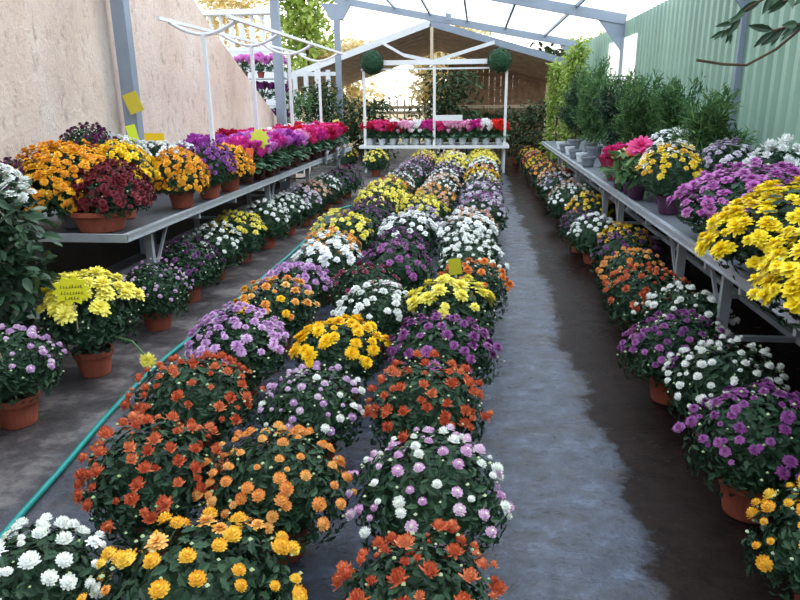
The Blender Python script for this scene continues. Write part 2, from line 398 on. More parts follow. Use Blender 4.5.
# ------------------------------------------------------------------ floor row in front of the left bench
left_row = [('lilac_small', -2.34, 2.93, .25), ('yellow_cream', -2.30, 3.60, .29), ('lilac_small', -2.30, 4.45, .26), ('dark_purple', -2.36, 5.15, .29), ('white_mid', -2.40, 5.85, .28),
            ('pale_yellow', -2.38, 6.55, .29), ('white_mid', -2.34, 7.25, .29), ('white_mid', -2.30, 8.0, .28), ('violet_white', -2.26, 8.65, .27), ('salmon', -2.30, 9.3, .28), ('white_mid', -2.26, 9.95, .28),
            ('dark_purple', -2.22, 10.6, .29), ('dark_purple', -2.2, 11.3, .30)]
for i, (key, x, y, R) in enumerate(left_row):
    lab = f"{SP[key][6]} chrysanthemum on the floor along the left bench, {ORD[i + 1]} pot from the front"
    kw = {}
    if i == 1: kw = dict(n=46, size=.11, hp=.19, lift=.5)
    if i == 0: kw = dict(hp=.2, size=.045)
    if i == 2: kw = dict(size=.034)
    t = mum(key, x, y, 0, lab, R, y < 5.5, 'floor pots along the left bench', POT, **kw)
    if i == 1:                                # one long stem hangs out over the walkway with a flower
        mb = MB(); mb.tube([(.22, -.1, .28), (.34, -.14, .27), (.43, -.18, .2)], .006, 6); obj('stem', mb.mesh('stem', [STALK]), t)
        o = obj('flower', flower_mesh('yellow_cream', 0), t, (.44, -.18, .17), .045); o.rotation_euler = (1.2, .9, 0)
    if i == 0:
        mb = MB(); mb.tube([(.06, -.06, .15), (.09, -.16, .45), (.1, -.18, .58)], .005, 6); obj('stake', mb.mesh('stake', [STAKE]), t)
for key, px, py, lab in (('yellow_gold', 350, 168, 'golden and yellow chrysanthemum on the floor left of the far cyclamen table'), ('pale_yellow', 376, 176, 'pale yellow chrysanthemum in a terracotta pot just before the far cyclamen table')):
    x, y, _ = at(px, py, 0); mum(key, x, min(y, 15.9), 0, lab, .3, False, None, POT)

# ------------------------------------------------------------------ floor row in front of the right bench
right_row = [('golden', 1.13, 1.88, .24), ('magenta', 1.10, 2.47, .26), ('white_button', 1.17, 3.05, .265), ('magenta', 1.07, 3.52, .26), ('white_button', 1.30, 4.05, .27), ('rust', 1.16, 4.5, .28),
             ('apricot', 1.20, 5.12, .26), ('dark_purple', 1.26, 5.72, .28), ('yellow_gold', 1.40, 6.30, .25), ('white_mid', 1.18, 6.75, .26), ('dark_purple', 1.12, 7.25, .24), ('yellow_gold', 1.34, 8.0, .28), ('white_mid', 1.18, 8.65, .31),
             ('salmon', 1.26, 9.4, .27), ('violet_white', 1.22, 10.1, .32), ('salmon', 1.2, 10.9, .28), ('orange_gold', 1.22, 11.7, .31), ('dark_purple', 1.24, 12.5, .29), ('yellow_gold', 1.2, 13.3, .29), ('rust', 1.2, 14.1, .29), ('salmon', 1.22, 14.9, .28), ('yellow_gold', 1.2, 15.7, .28), ('crimson', 1.2, 16.5, .28)]
for i, (key, x, y, R) in enumerate(right_row):
    lab = f"{SP[key][6]} chrysanthemum on the floor along the right bench, {ORD[i + 1]} pot from the front"
    kw = {}
    if i == 1: kw = dict(size=.044, n=85, lift=.5)
    if i == 2: kw = dict(size=.042, n=90)
    if i == 3: kw = dict(size=.042, n=80)
    mum(key, x, y, 0, lab, R, y < 5.3, 'floor pots along the right bench', POT, **kw)

# ------------------------------------------------------------------ benches
BZ = .72
def bench(name, label, x_front, x_back, y0, y1, legs, ticks, traym):
    t = thing(name, label, 'bench', ((x_front + x_back) / 2, (y0 + y1) / 2, 0))
    ox, oy = t.location.x, t.location.y
    sgn = 1 if x_back > x_front else -1
    def L(p): return (p[0] - ox, p[1] - oy, p[2])
    def part(nm, mb, m):
        mb.v = [L(v) for v in mb.v]; return obj(nm, mb.mesh(nm, [m]), t)
    a, b = sorted((x_front, x_back))
    mb = MB(); mb.box(a + .02, b - .02, y0 + .02, y1 - .02, BZ - .025, BZ - .005); part('tray', mb, traym)
    mb = MB(); mb.box(*sorted((x_front, x_front + sgn * .022)), y0, y1, BZ - .03, BZ + .022); mb.box(*sorted((x_front - sgn * .006, x_front + sgn * .03)), y0, y1, BZ + .012, BZ + .026)
    mb.box(*sorted((x_front - sgn * .006, x_front)), y0, y1, BZ - .03, BZ - .02); part('front_rail', mb, GALV)
    mb = MB(); mb.box(*sorted((x_back, x_back - sgn * .022)), y0, y1, BZ - .04, BZ + .025); part('back_rail', mb, GALV)
    for ye, nm in ((y0, 'end_rail'), (y1, 'end_rail')):
        mb = MB(); mb.box(a, b, ye - .012, ye + .012, BZ - .03, BZ + .025); part(nm, mb, GALV)
    for yl in legs:
        for xl in (x_front + sgn * .12, x_back - sgn * .12):
            mb = MB(); mb.box(xl - .028, xl + .028, yl - .02, yl + .02, 0, BZ - .025); lg = part('leg', mb, GALV); mb = MB(); mb.box(xl - .05, xl + .05, yl - .05, yl + .05, 0, .008); part('base_plate', mb, GALV).parent = lg
        mb = MB(); mb.bar((x_front + sgn * .12, yl + .03, .32), (x_front + sgn * .12, yl + .34, BZ - .03), .02); part('brace', mb, GALV)
        mb = MB(); mb.bar((x_front + sgn * .12, yl, .25), (x_back - sgn * .12, yl, .25), .03); part('crossbar', mb, GALV)
    for yt in ticks:
        mb = MB(); mb.box(a + .02, b - .02, yt - .015, yt + .015, BZ - .085, BZ - .028); part('crossbar', mb, GALV)
    mb = MB(); xm = x_front + sgn * .55; mb.bar((xm, y0 + .1, .25), (xm, y1 - .1, .25), .035); part('stretcher', mb, GALV)
    return t
bench('display_bench', 'long galvanised metal bench against the beige plastered wall, full of chrysanthemums and cyclamens', -2.33, -3.48, 4.22, 12.7, [4.75, 7.75, 9.7, 11.9], [5.5 + i * .9 for i in range(8)], mat('dark_tray', (84, 86, 92), .6, .2, .15, 6))
bench('display_bench', 'long galvanised metal bench against the green corrugated wall, full of plants', 1.31, 2.34, .6, 14.2, [1.4, 3.86, 4.75, 6.82, 7.65, 9.8, 12], [2.2, 2.8, 3.42, 3.96] + [5.4 + i * .7 for i in range(12)], TRAYM)

# ------------------------------------------------------------------ plants on the left bench
def on(px, py, zc): return at(px, py, zc)
GB = 'chrysanthemums on the left bench'
mum('oxblood', -2.66, 4.50, BZ, 'dark red chrysanthemum in a wide terracotta bowl at the near end of the left bench', .25, True, GB, POTBIG, .15, off=(.10, .03), lift=.3)
mum('gold_dense', -2.93, 4.62, BZ, 'big orange-gold chrysanthemum spilling beside the dark red one on the left bench', .36, True, GB, POTG, .17, lift=.25)
mum('lemon_dense', -2.76, 5.0, BZ, 'golden yellow chrysanthemum tucked behind the big orange-gold one', .25, True, GB, POT, .2, lift=.55, n=190)
mum('plum_dense', -3.30, 5.55, BZ, 'plum-purple chrysanthemum standing highest against the plastered wall', .25, True, GB, POTD, .3, lift=.6)
mum('snow_dense', -3.1, 5.72, BZ, 'white chrysanthemum below the plum-purple one near the grey post', .26, True, GB, POT, .2, lift=.5)
mum('plum_dense', -3.22, 4.42, BZ, 'plum-purple chrysanthemum at the wall corner of the left bench, behind the white-flowered tall plant', .24, False, GB, POTD, .2)
mum('gold_dense', -2.52, 5.55, BZ, 'orange-gold chrysanthemum right behind the dark red one on the left bench', .25, False, GB, POT, n=260, size=.054)
mum('snow_dense', -3.2, 6.5, BZ, 'white chrysanthemum by the wall carrying a yellow price card', .25, False, GB, POT, .2)
mum('violet_dense', -2.50, 6.12, BZ, 'violet chrysanthemum between two orange-gold ones on the left bench', .27, False, GB, POT, n=200)
mum('gold_dense', -2.50, 6.66, BZ, 'orange-gold chrysanthemum last before the cyclamens on the left bench', .24, False, GB, POT, n=260, size=.054)
mum('snow_dense', -3.15, 7.0, BZ, 'white chrysanthemum by the wall just before the cyclamens', .23, False, GB, POT)

# tall dark leafy plant with small white flowers, front left
def leaf_column(n, h, r, L, seed, shape, mats, flare=1.0, clump=40):
    R = np.random.default_rng(seed); mb = MB()
    cs = []
    for i in range(clump):
        z = R.uniform(.06, 1) ** .85 * h; a = R.random() * 2 * PI; rr = r * math.sqrt(R.random()) * (.6 + .4 * math.sin(PI * min(1, z / h * .9 + .1))) * flare
        cs.append((rr * math.cos(a), rr * math.sin(a), z))
    for i in range(n):
        c = np.array(cs[R.integers(clump)]) + R.normal(size=3) * np.array([r * .28, r * .28, h * .05])
        c[2] = max(.02, c[2])
        o = np.array([c[0], c[1], 0]); o = nz(o + 1e-4)
        al = o * R.uniform(.3, 1) + np.array([0, 0, R.uniform(-.6, .5)]) + R.normal(size=3) * .3
        add_leaf(mb, c, al, np.array([0, 0, 1.]) + R.normal(size=3) * .35, L * R.uniform(.6, 1.3), shape)
    return mb
t = thing('tall_chrysanthemum', 'tall dark leafy plant with small white flowers at the near end of the left bench', 'chrysanthemum', (-2.78, 3.42, 0))
put_pot(POTD, t, 0, 1.15)
obj('foliage', leaf_column(1500, 1.0, .3, .1, 5, OVAL, None, clump=70).mesh('tall_foliage', [DARKG]), t, (0, 0, .17))
mb = MB(); [mb.tube([(.03 * math.cos(a), .03 * math.sin(a), .15), (.1 * math.cos(a), .1 * math.sin(a), .6), (.14 * math.cos(a), .14 * math.sin(a), 1.1)], .008, 6) for a in (0, 1.3, 2.5, 3.8, 5.1)]
obj('stem', mb.mesh('stems', [STALK]), t)
rr = np.random.default_rng(8)
for d in cap_points(70, 80, rr, 1.):
    p = np.array([d[0] * .33, d[1] * .33, 1.06 + d[2] * .25])
    o = obj('flower', flower_mesh('white_mid', int(rr.integers(3))), t, tuple(p), rr.uniform(.022, .036)); o.rotation_euler = (rr.normal() * .4, rr.normal() * .4, 0)

# broad green leaf spray at the very left edge
t = thing('leafy_plant', 'low green leafy plant beside the lilac pot at the near left edge', 'plant', (-2.42, 2.45, 0))
put_pot(POT, t, 0, .9)
obj('foliage', leaf_column(90, .35, .16, .13, 15, OVAL, None, clump=14).mesh('spray', [SHRUBG]), t, (0, 0, .14))

# ------------------------------------------------------------------ cyclamens
def cyc_leaves(seed):
    R = np.random.default_rng(seed); mb = MB()
    for d in cap_points(46, 98, R, 1.2):
        p = np.array([d[0] * .15, d[1] * .15, .1 + d[2] * .09])
        o = nz(np.array([d[0], d[1], .1])); add_leaf(mb, p - o * .03, o + np.array([0, 0, -.15]) + R.normal(size=3) * .15, np.array([0, 0, 1.]) + d * .6, .085 * R.uniform(.7, 1.2), ROUND, .1)
    for d in cap_points(12, 60, R, 1):
        mb.tube([(d[0] * .02, d[1] * .02, .09), (d[0] * .08, d[1] * .08, .2)], .003, 4)
    return mb.mesh('cyclamen_leaves', [CYCL])
def cyc_blossoms(m, seed, n=34):
    R = np.random.default_rng(seed); mb = MB()
    for d in cap_points(n, 72, R, 1.3):
        c = np.array([d[0] * .15, d[1] * .15, .17 + d[2] * .11 + R.uniform(-.045, .04)]); s = R.uniform(.8, 1.2)
        mb.tube([(c[0] * .3, c[1] * .3, .1), tuple(c)], .003, 4, 1)
        ph = R.random() * 6
        for k in range(5):
            a = ph + k * 2 * PI / 5 + R.normal() * .2; o = np.array([math.cos(a), math.sin(a), 0])
            al = o * R.uniform(.5, 1.5) + np.array([0, 0, .9])
            add_leaf(mb, c, al, o, .074 * s, OVAL2, -.15, 0, .25)
    return mb.mesh('cyclamen_blossoms', [m, STALK])
CYC = {'magenta-violet': [(168, 66, 172), (200, 96, 196)], 'crimson': [(170, 20, 60), (206, 40, 80)], 'orchid-pink': [(204, 104, 200), (228, 148, 218)], 'bright pink': [(214, 44, 124), (232, 84, 150)],
       'pale pink': [(226, 150, 196), (242, 196, 220)], 'white': [(240, 240, 240), (252, 252, 252)], 'hot magenta': [(200, 40, 150), (224, 76, 172)], 'scarlet': [(210, 30, 40), (228, 60, 50)], 'purple': [(110, 40, 110), (150, 70, 140)]}
CM = {k: petal_mat('cyclamen_' + k.replace(' ', '_').replace('-', '_'), v, .5, .2) for k, v in CYC.items()}
CB = {k: [cyc_blossoms(CM[k], 3 + i + len(k)) for i in range(2)] for k in CYC}
CL = [cyc_leaves(60 + i) for i in range(4)]
def cyclamen(col, x, y, z, label, group, pot, s=1.0):
    cnt[0] += 1; k = cnt[0]
    t = thing('potted_cyclamen', label, 'cyclamen', (x, y, z), k * 1.7, group); t.scale = (s,) * 3
    put_pot(pot, t); obj('foliage', CL[k % 4], t, (0, 0, .02)); obj('blossoms', CB[col][k % 2], t, (0, 0, .02))
    return t
rc = np.random.default_rng(12)
ROWS = ['front row', 'middle row', 'wall-side row']
seqs = [  # along the bench, near to far
 ['hot magenta', 'orchid-pink', 'hot magenta', 'orchid-pink', 'magenta-violet', 'orchid-pink', 'pale pink', 'bright pink', 'hot magenta', 'bright pink', 'crimson', 'bright pink', 'bright pink', 'crimson'],
 ['magenta-violet', 'magenta-violet', 'orchid-pink', 'magenta-violet', 'bright pink', 'pale pink', 'bright pink', 'crimson', 'bright pink', 'scarlet', 'bright pink', 'pale pink', 'crimson', 'bright pink'],
 ['magenta-violet', 'magenta-violet', 'crimson', 'crimson', 'bright pink', 'bright pink', 'pale pink', 'white', 'crimson', 'bright pink', 'crimson', 'white', 'scarlet', 'crimson']]
for j, x in enumerate((-2.52, -2.87, -3.22)):
    for i, col in enumerate(seqs[j]):
        cyclamen(col, x + rc.normal() * .02, (7.25 if j == 0 else 7.6) + i * (.385 if j == 0 else .365) + rc.normal() * .03, BZ, f"{col} cyclamen on the left bench, {ROWS[j]}, {ORD[i + 1]} along from the chrysanthemums", 'cyclamens on the left bench', POTK, 1.36 if i < 5 else 1.28)

# ------------------------------------------------------------------ plants on the right bench
GR = 'chrysanthemums on the right bench'
mum('vivid_yellow', 1.58, 2.52, BZ, 'vivid yellow chrysanthemum nearest on the right bench, in front of the other yellow one', .44, True, GR, POTG, .16, off=(-.04, 0), lift=.04, zs=.64)
mum('vivid_yellow', 1.66, 3.36, BZ, 'big vivid yellow chrysanthemum between the nearest yellow one and the orchid-purple one', .46, True, GR, POTG, .16, off=(-.04, 0), lift=.04, zs=.64)
mum('orchid', 1.76, 4.36, BZ, 'wide orchid-purple chrysanthemum behind the yellow ones on the right bench', .50, True, GR, POTG, .16, lift=.04, zs=.58)
mum('yellow_gold', 1.50, 5.42, BZ, 'golden and yellow chrysanthemum in a purple pot behind the orchid-purple one', .25, False, GR, POTP, .16)
mum('yellow_white', 1.60, 5.95, BZ, 'white and yellow chrysanthemum at the bench edge under the red dahlia', .26, False, GR, POTP, .17, lift=.4)
mum('violet_white', 1.93, 5.55, BZ, 'violet and white chrysanthemum amid the pale group on the right bench', .24, False, GR, POTG, .16, lift=.6)
mum('snow_dense', 1.74, 6.35, BZ, 'pure white chrysanthemum topping the pale group on the right bench', .27, False, GR, POTG, .2, lift=.55)
mum('yellow_white', 2.02, 6.15, BZ, 'yellow-centred white chrysanthemum in the pale group, toward the green wall', .24, False, GR, POTG, .18, lift=.6)
mum('white_spider', 2.08, 6.75, BZ, 'spidery white chrysanthemum behind the pale group, against the green wall', .25, False, GR, POTG, .2, lift=.7)
mum('white_spider', 2.10, 5.0, BZ, 'spidery white chrysanthemum behind the orchid-purple one against the green wall', .24, False, GR, POTG, .2, lift=.5)
mum('white_spider', 2.12, 4.05, BZ, 'spidery white chrysanthemum by the green wall, nearest of the three spidery white ones', .22, False, GR, POTG, .22, lift=.9)
mum('orange', 2.14, 3.55, BZ, 'small orange chrysanthemum by the green wall behind the yellow ones', .18, False, GR, POTG, .2, lift=1.2)

# dahlias on tall stems
def dahlia(label, x, y, z, h, col, petm, r):
    t = thing('dahlia', label, 'dahlia', (x, y, z))
    put_pot(POTP, t, 0, .8)
    mb = MB(); mb.tube([(0, 0, .1), (.01, 0, h * .6), (0, -.02, h)], .006, 6); obj('stem', mb.mesh('stem', [STALK]), t)
    obj('foliage', leaf_column(70, .28, .12, .11, int(x * 100), OVAL, None, clump=10).mesh('dahlia_leaves', [SHRUBG]), t, (0, 0, .12))
    mb = flower_mb('deco', 0, 77); o = obj('flower', mb.mesh('dahlia_flower', [petm, petm]), t, (0, -.03, h), r); o.rotation_euler = (.7, -.2, 0)
    return t
dahlia('tall pink-red dahlia rising above the right bench', 1.42, 6.2, BZ, .45, 0, CM['bright pink'], .12)
dahlia('orange dahlia below the pink-red dahlia on the right bench', 1.44, 6.5, BZ, .40, 0, petal_mat('dahlia_orange', [(214, 90, 40), (236, 120, 60)]), .08)
dahlia('cream half-open dahlia beside the red-wrapped pots', 1.40, 6.78, BZ, .36, 0, petal_mat('dahlia_cream', [(214, 196, 150), (226, 212, 170)]), .06)
# two red-wrapped cyclamens
for i, (x, y, l) in enumerate(((1.52, 7.25, 'crimson cyclamen in red wrap on the right bench, nearer of the two'), (1.52, 7.72, 'pink cyclamen in red wrap on the right bench, farther of the two'))):
    t = cyclamen(['crimson', 'bright pink'][i], x, y, BZ, l, None, POTT, 1.0)
    mb = MB(); n = 16
    mb.lathe([(.08, 0), (.09, .02), (.14, .13), (.19, .23)], n); mb.v = [(x_ * (1 + .12 * ((k % 2) * (k >= 3 * n))), y_, z_ + (.03 if (k >= 3 * n and k % 2) else 0)) for k, (x_, y_, z_) in enumerate(mb.v)]
    obj('wrap', mb.mesh('wrap', [BPOT]), t)

# green shrubs at the back of the right bench and beyond it
def feathery(seed, n=1500, h=1., r=.34, L=.085, shape=NARROW):
    R = np.random.default_rng(seed); mb = MB(); tips = []
    for k in range(36):
        a = R.random() * 2 * PI; z = R.uniform(.18, 1.) * h; rr = r * R.uniform(.25, 1) * (1.15 - .55 * z / h)
        tips.append((np.array([0, 0, z * .45]), np.array([rr * math.cos(a), rr * math.sin(a), z])))
    for i in range(n):
        b, t_ = tips[R.integers(36)]; u = R.uniform(.3, 1.05)
        p = b + (t_ - b) * u + R.normal(size=3) * .03; al = nz(t_ - b) * .6 + R.normal(size=3) * .6
        add_leaf(mb, p, al, np.array([0, 0, 1.]) + R.normal(size=3) * .5, L * R.uniform(.6, 1.3), shape, .08)
    for b, t_ in tips: mb.tube([tuple(b), tuple((b + t_) / 2 + np.array([0, 0, .02])), tuple(t_)], .004, 4)
    return mb
def shrub(name, label, x, y, z, h, r, m, seed, n=1500, shape=NARROW, L=.085, pot=None, kind='feather', cat='shrub', group=None):
    t = thing(name, label, cat, (x, y, z), 0, group)
    if pot: put_pot(pot, t)
    pz = .12 if pot else 0
    mb = MB(); mb.tube([(0, 0, pz), (.01, .01, h * .4), (0, 0, h * .8)], .012 + h * .006, 6, taper=.4); obj('stem', mb.mesh('stem', [BARK]), t)
    if kind == 'feather': me = feathery(seed, n, h, r, L, shape)
    else: me = leaf_column(n, h, r, L, seed, shape, None, clump=60)
    obj('foliage', me.mesh('shrub_foliage', [m]), t, (0, 0, pz)); return t
SG = 'green shrubs by the corrugated wall'
for i, (x, y, z, h, r, m, lab) in enumerate([
    (2.02, 6.0, BZ, .72, .33, SHRUBG, 'low feathery green shrub nearest along the corrugated wall, behind the pale chrysanthemums'),
    (2.0, 7.0, BZ, .80, .36, SHRUBG, 'bushy feathery green shrub, second along the corrugated wall'),
    (1.9, 7.9, BZ, .88, .42, SHRUBG, 'broad feathery green shrub, third along the corrugated wall, behind the red wraps'),
    (1.78, 8.8, BZ, .80, .42, DARKG, 'dark blue-green feathery shrub, fourth along the corrugated wall'),
    (1.98, 9.7, BZ, 1.0, .42, SHRUBG, 'tall feathery green shrub, fifth along the corrugated wall'),
    (1.84, 10.7, BZ, .95, .40, SHRUBG, 'feathery green shrub, sixth along the corrugated wall'),
    (1.92, 11.6, BZ, 1.25, .38, SHRUBG, 'upright green shrub under the bright sun patch on the wall'),
    (1.8, 12.6, BZ, 1.05, .40, DARKG, 'dark green shrub, eighth along the corrugated wall')]):
    shrub('feathery_shrub', lab, x - .06, y, z, h * 1.08, r, m, 90 + i, 4200, NARROW, .085, POTG, group=SG)
shrub('columnar_shrub', 'slim tall light green shrub rising before the wall corner', 1.95, 14.6, 0, 2.5, .2, LIGHTG, 120, 2400, OVAL, .1, POT, 'col')
shrub('columnar_shrub', 'shorter light green slim shrub beside the tall slim one', 1.72, 15.5, 0, 2.1, .2, LIGHTG, 121, 2000, OVAL, .1, POT, 'col')
shrub('dark_bush', 'dark green bush on the floor at the far end of the right bench', 1.5, 16.9, 0, 1.4, .36, BUSHG, 122, 1300, OVAL, .1, POT, 'col')
shrub('dark_bush', 'olive bush between the far table and the right bench', 1.0, 17.6, 0, 1.2, .4, BUSHG, 123, 1200, OVAL, .1, POT, 'col')
# small empty grey and white pots on the far part of the right bench
for i in range(6):
    y = 9.2 + i * .62
    o = obj('flower_pot', POTW if i % 2 else POTG, None, (1.46, y, BZ), 1.3 if i % 2 else .8)
    tag(o, f"{'small white' if i % 2 else 'grey'} empty flower pot at the right bench edge, {ORD[i + 1]} along from the red wraps", 'flower pot', 'empty pots on the right bench')

# overhanging branch, upper right, reaching in from the wall top
t = thing('overhanging_branch', 'leafy branch hanging in front of the green wall at the upper right', 'branch', (2.3, 2.75, 2.6))
def BL(p): return (p[0] - 2.3, p[1] - 2.75, p[2] - 2.6)
pth = [(2.36, 2.9, 2.72), (1.9, 2.75, 2.5), (1.5, 2.65, 2.2), (1.2, 2.6, 1.97), (1.02, 2.6, 1.9)]
mb = MB(); mb.tube([BL(p) for p in pth], .012, 6, taper=.4)
tw = [[(1.1, 2.6, 1.93), (1.0, 2.58, 1.94), (.90, 2.58, 1.88), (.84, 2.58, 1.80)], [(1.2, 2.6, 1.97), (1.12, 2.6, 1.84), (1.0, 2.6, 1.81)],
      [(1.12, 2.6, 1.84), (1.02, 2.6, 1.75), (.93, 2.6, 1.70), (.85, 2.6, 1.705), (.76, 2.6, 1.72)]]
for q in tw: mb.tube([BL(p) for p in q], .005, 5)
obj('twig', mb.mesh('twig', [BARK]), t)
rl = np.random.default_rng(31); mb = MB()
for q in tw[:2] + [pth[2:]]:
    for k in range(15):
        u = rl.uniform(0, len(q) - 1.01); a, b = np.array(q[int(u)]), np.array(q[int(u) + 1]); p = a + (b - a) * (u % 1)
        al = (b - a) / np.linalg.norm(b - a) * .4 + np.array([rl.normal() * .5, rl.normal() * .4, -.5 + rl.normal() * .4])
        add_leaf(mb, np.array(BL(p)), al, np.array([0, -1., .4]) + rl.normal(size=3) * .5, rl.uniform(.05, .095), SLIM, .1)
obj('foliage', mb.mesh('branch_leaf', [DARKG]), t)

# ------------------------------------------------------------------ far table with cyclamens
TZ = .6
t = thing('display_table', 'white low display table across the far end, with a tall white rail frame', 'table', (-.95, 15.55, 0))
def TP(nm, mb, m=WPAINT): mb.v = [(a + .95, b - 15.55, c) for a, b, c in mb.v]; return obj(nm, mb.mesh(nm, [m]), t)
mb = MB(); mb.box(-2.62, .70, 15.15, 16.2, TZ - .06, TZ); TP('tabletop', mb)
for x in (-2.5, -.95, .6):
    for y in (15.3, 16.1):
        mb = MB(); mb.box(x - .025, x + .025, y - .025, y + .025, 0, TZ - .06); TP('leg', mb)
    mb = MB(); mb.box(x - .028, x + .028, 15.3, 15.356, TZ, 2.36); TP('post', mb)
mb = MB(); mb.bar((-.45, 15.33, .5), (.1, 15.33, .1), .02); TP('brace', mb)
mb = MB(); mb.box(-2.56, .68, 15.27, 15.36, 2.30, 2.40); TP('top_rail', mb)
mb = MB(); mb.box(-2.56, .62, 15.31, 15.34, 2.20, 2.235); TP('lower_rail', mb)
o = obj('sign_board', MB().mesh('x', [])); bpy.data.objects.remove(o)
mb = MB(); mb.box(-.97, -.33, 15.24, 15.265, 1.13, 1.25); so = obj('sign_board', mb.mesh('sign_board', [WPAINT])); tag(so, 'small white board fixed to the middle post of the far table', 'sign')
fc = ['crimson', 'bright pink', 'crimson', 'pale pink', 'white', 'hot magenta', 'bright pink', 'pale pink', 'pale pink', 'hot magenta', 'white', 'scarlet', 'white', 'crimson', 'white', 'white']
fb = ['bright pink', 'crimson', 'white', 'crimson', 'hot magenta', 'bright pink', 'pale pink', 'hot magenta', 'bright pink', 'white', 'bright pink', 'crimson', 'crimson', 'white', 'bright pink', 'scarlet']
for j, (y, seq) in enumerate(((15.5, fc), (15.9, fb))):
    for i, col in enumerate(seq):
        if i > 11: continue
        cyclamen(col, -2.42 + i * .262 + .02 * (i % 2), y + rc.normal() * .02, TZ + .004, f"{col} cyclamen on the far white table, {['front', 'back'][j]} row, {ORD[i + 1]} from the left post", 'cyclamens on the far table', POTW, 1.4)
# topiary balls
def ball_mesh(seed):
    R = np.random.default_rng(seed); mb = MB()
    mb.lathe([(0.001, -.22), (.12, -.19), (.2, -.09), (.22, 0), (.2, .09), (.12, .19), (.001, .22)], 14)
    for d in cap_points(900, 180, R, 1):
        t_ = R.normal(size=3); t_ -= d * t_.dot(d); add_leaf(mb, d * R.uniform(.2, .23), nz(t_) + d * .4, d, .05, OVAL)
    return mb.mesh('topiary', [petal_mat('topiary_leaf', [(24, 56, 40), (44, 84, 56)], .6, .05)])
BM = ball_mesh(4)
for x, l in ((-2.30, 'round green topiary ball on the left end of the far rail'), (.44, 'round green topiary ball on the right end of the far rail')):
    o = obj('topiary_ball', BM, None, (x, 15.24, 2.36), 1.1); tag(o, l, 'topiary', 'topiary balls')

# ------------------------------------------------------------------ hoop frame above the left bench
t = thing('hoop_frame', 'white metal T-post frame with curved hoops above the cyclamen bench', 'frame', (-2.85, 10, BZ))
def HF(nm, mb): mb.v = [(a + 2.85, b - 10, c - BZ) for a, b, c in mb.v]; return obj(nm, mb.mesh(nm, [WPAINT]), t)
for y in (7.2, 8.75, 10.5, 12.5):
    mb = MB(); mb.box(-2.87, -2.83, y - .02, y + .02, BZ, 2.26); HF('post', mb)
    mb = MB(); pts = [(-2.85 + .36 * s, y, 2.26 + .13 * abs(s) ** 1.8) for s in np.linspace(-1, 1, 11)]; mb.tube(pts, .022, 6); HF('hoop', mb)
for x in (-3.21, -2.49):
    mb = MB(); mb.box(x - .018, x + .018, 6.95, 13.0, 2.385, 2.42); HF('rail', mb)

# ------------------------------------------------------------------ hose
P0 = [at(12, 524, .02), at(60, 470, .02), at(110, 412, .02), at(160, 362, .02), at(215, 318, .02), at(262, 278, .02), at(300, 245, .02), at(322, 222, .02), at(335, 211, .02), at(350, 206, .02), at(358, 208, .02), at(352, 216, .02), at(340, 224, .02), at(328, 236, .02), at(318, 246, .02)]
pts = [(-1.66, 1.3, .017)] + [(x, y, .017) for x, y, _ in P0]
def smooth(p, k=6):
    p = [Vector(q) for q in p]; out = []
    for i in range(len(p) - 1):
        a, b, c, d = p[max(i - 1, 0)], p[i], p[i + 1], p[min(i + 2, len(p) - 1)]
        for j in range(k):
            u = j / k; out.append(.5 * ((2 * b) + (c - a) * u + (2 * a - 5 * b + 4 * c - d) * u * u + (3 * b - a - 3 * c + d) * u ** 3))
    return out + [p[-1]]
mb = MB(); mb.tube(smooth(pts), .0135, 8); tag(obj('garden_hose', mb.mesh('garden_hose', [TEAL], True)), 'teal garden hose lying on the concrete beside the flower bed', 'hose')

# ------------------------------------------------------------------ cards and tags
def card(name, label, px, py, pos, w, h, rgb, rot=0., tilt=0., star=False, cat='price tag', stick=None):
    x, y, z = pos
    mb = MB()
    if star:
        k = 20; ol = [((1 if i % 2 == 0 else .72) * w / 2 * math.cos(2 * PI * i / k), (1 if i % 2 == 0 else .72) * h / 2 * math.sin(2 * PI * i / k)) for i in range(k)]
    else: ol = [(-w / 2, -h / 2), (w / 2, -h / 2), (w / 2, h / 2), (-w / 2, h / 2)]
    c, s = math.cos(tilt), math.sin(tilt); ol = [(a * c - b * s, a * s + b * c) for a, b in ol]; k = len(ol)
    mb.add([(a, -.002, b) for a, b in ol] + [(a, .002, b) for a, b in ol], [tuple(range(k)), tuple(range(2 * k - 1, k - 1, -1))] + [(i, i + k, (i + 1) % k + k, (i + 1) % k) for i in range(k)])
    m = mat('card_' + str(rgb[0]) + str(rgb[2]), rgb, .6)
    if stick is None:
        o = obj(name, mb.mesh(name, [m]), None, (x, y, z), 1, rot); return tag(o, label, cat)
    t = thing(name, label, cat, (x, y, z), rot); obj('card', mb.mesh(name, [m]), t)
    mb = MB(); mb.tube([(0, .006, 0), (0, .006, -stick)], .004, 5); obj('stick', mb.mesh('stick', [STAKE]), t); return t
card('paper_tag', 'yellow diamond paper tag stuck to the nearest grey post', 0, 0, (-3.49, 6.78, 1.59), .15, .2, (205, 184, 52), .1, .35)
card('price_card', 'neon yellow-green pointed card beside the grey post', 0, 0, (-3.1, 5.95, 1.30), .09, .2, (222, 240, 60), .0, .2, stick=.3)
card('price_card', 'neon yellow starburst price card among the pink cyclamens', 0, 0, (-2.36, 7.3, 1.20), .24, .24, (224, 246, 90), -.1, .1, True, stick=.25)
card('price_card', 'small orange card standing among the magenta cyclamens', 0, 0, (-2.36, 6.92, 1.04), .08, .17, (244, 120, 70), 0, -.15, stick=.2)
card('price_card', 'flat yellow card resting over the white chrysanthemum by the wall', 0, 0, (-3.12, 6.4, 1.27), .2, .07, (246, 200, 20), 0, 0, stick=.3)
card('price_card', 'olive-yellow card standing in the orange chrysanthemum of the bed', 0, 0, (-.13, 4.46, .50), .085, .11, (190, 186, 40), 0, .15, stick=.2)
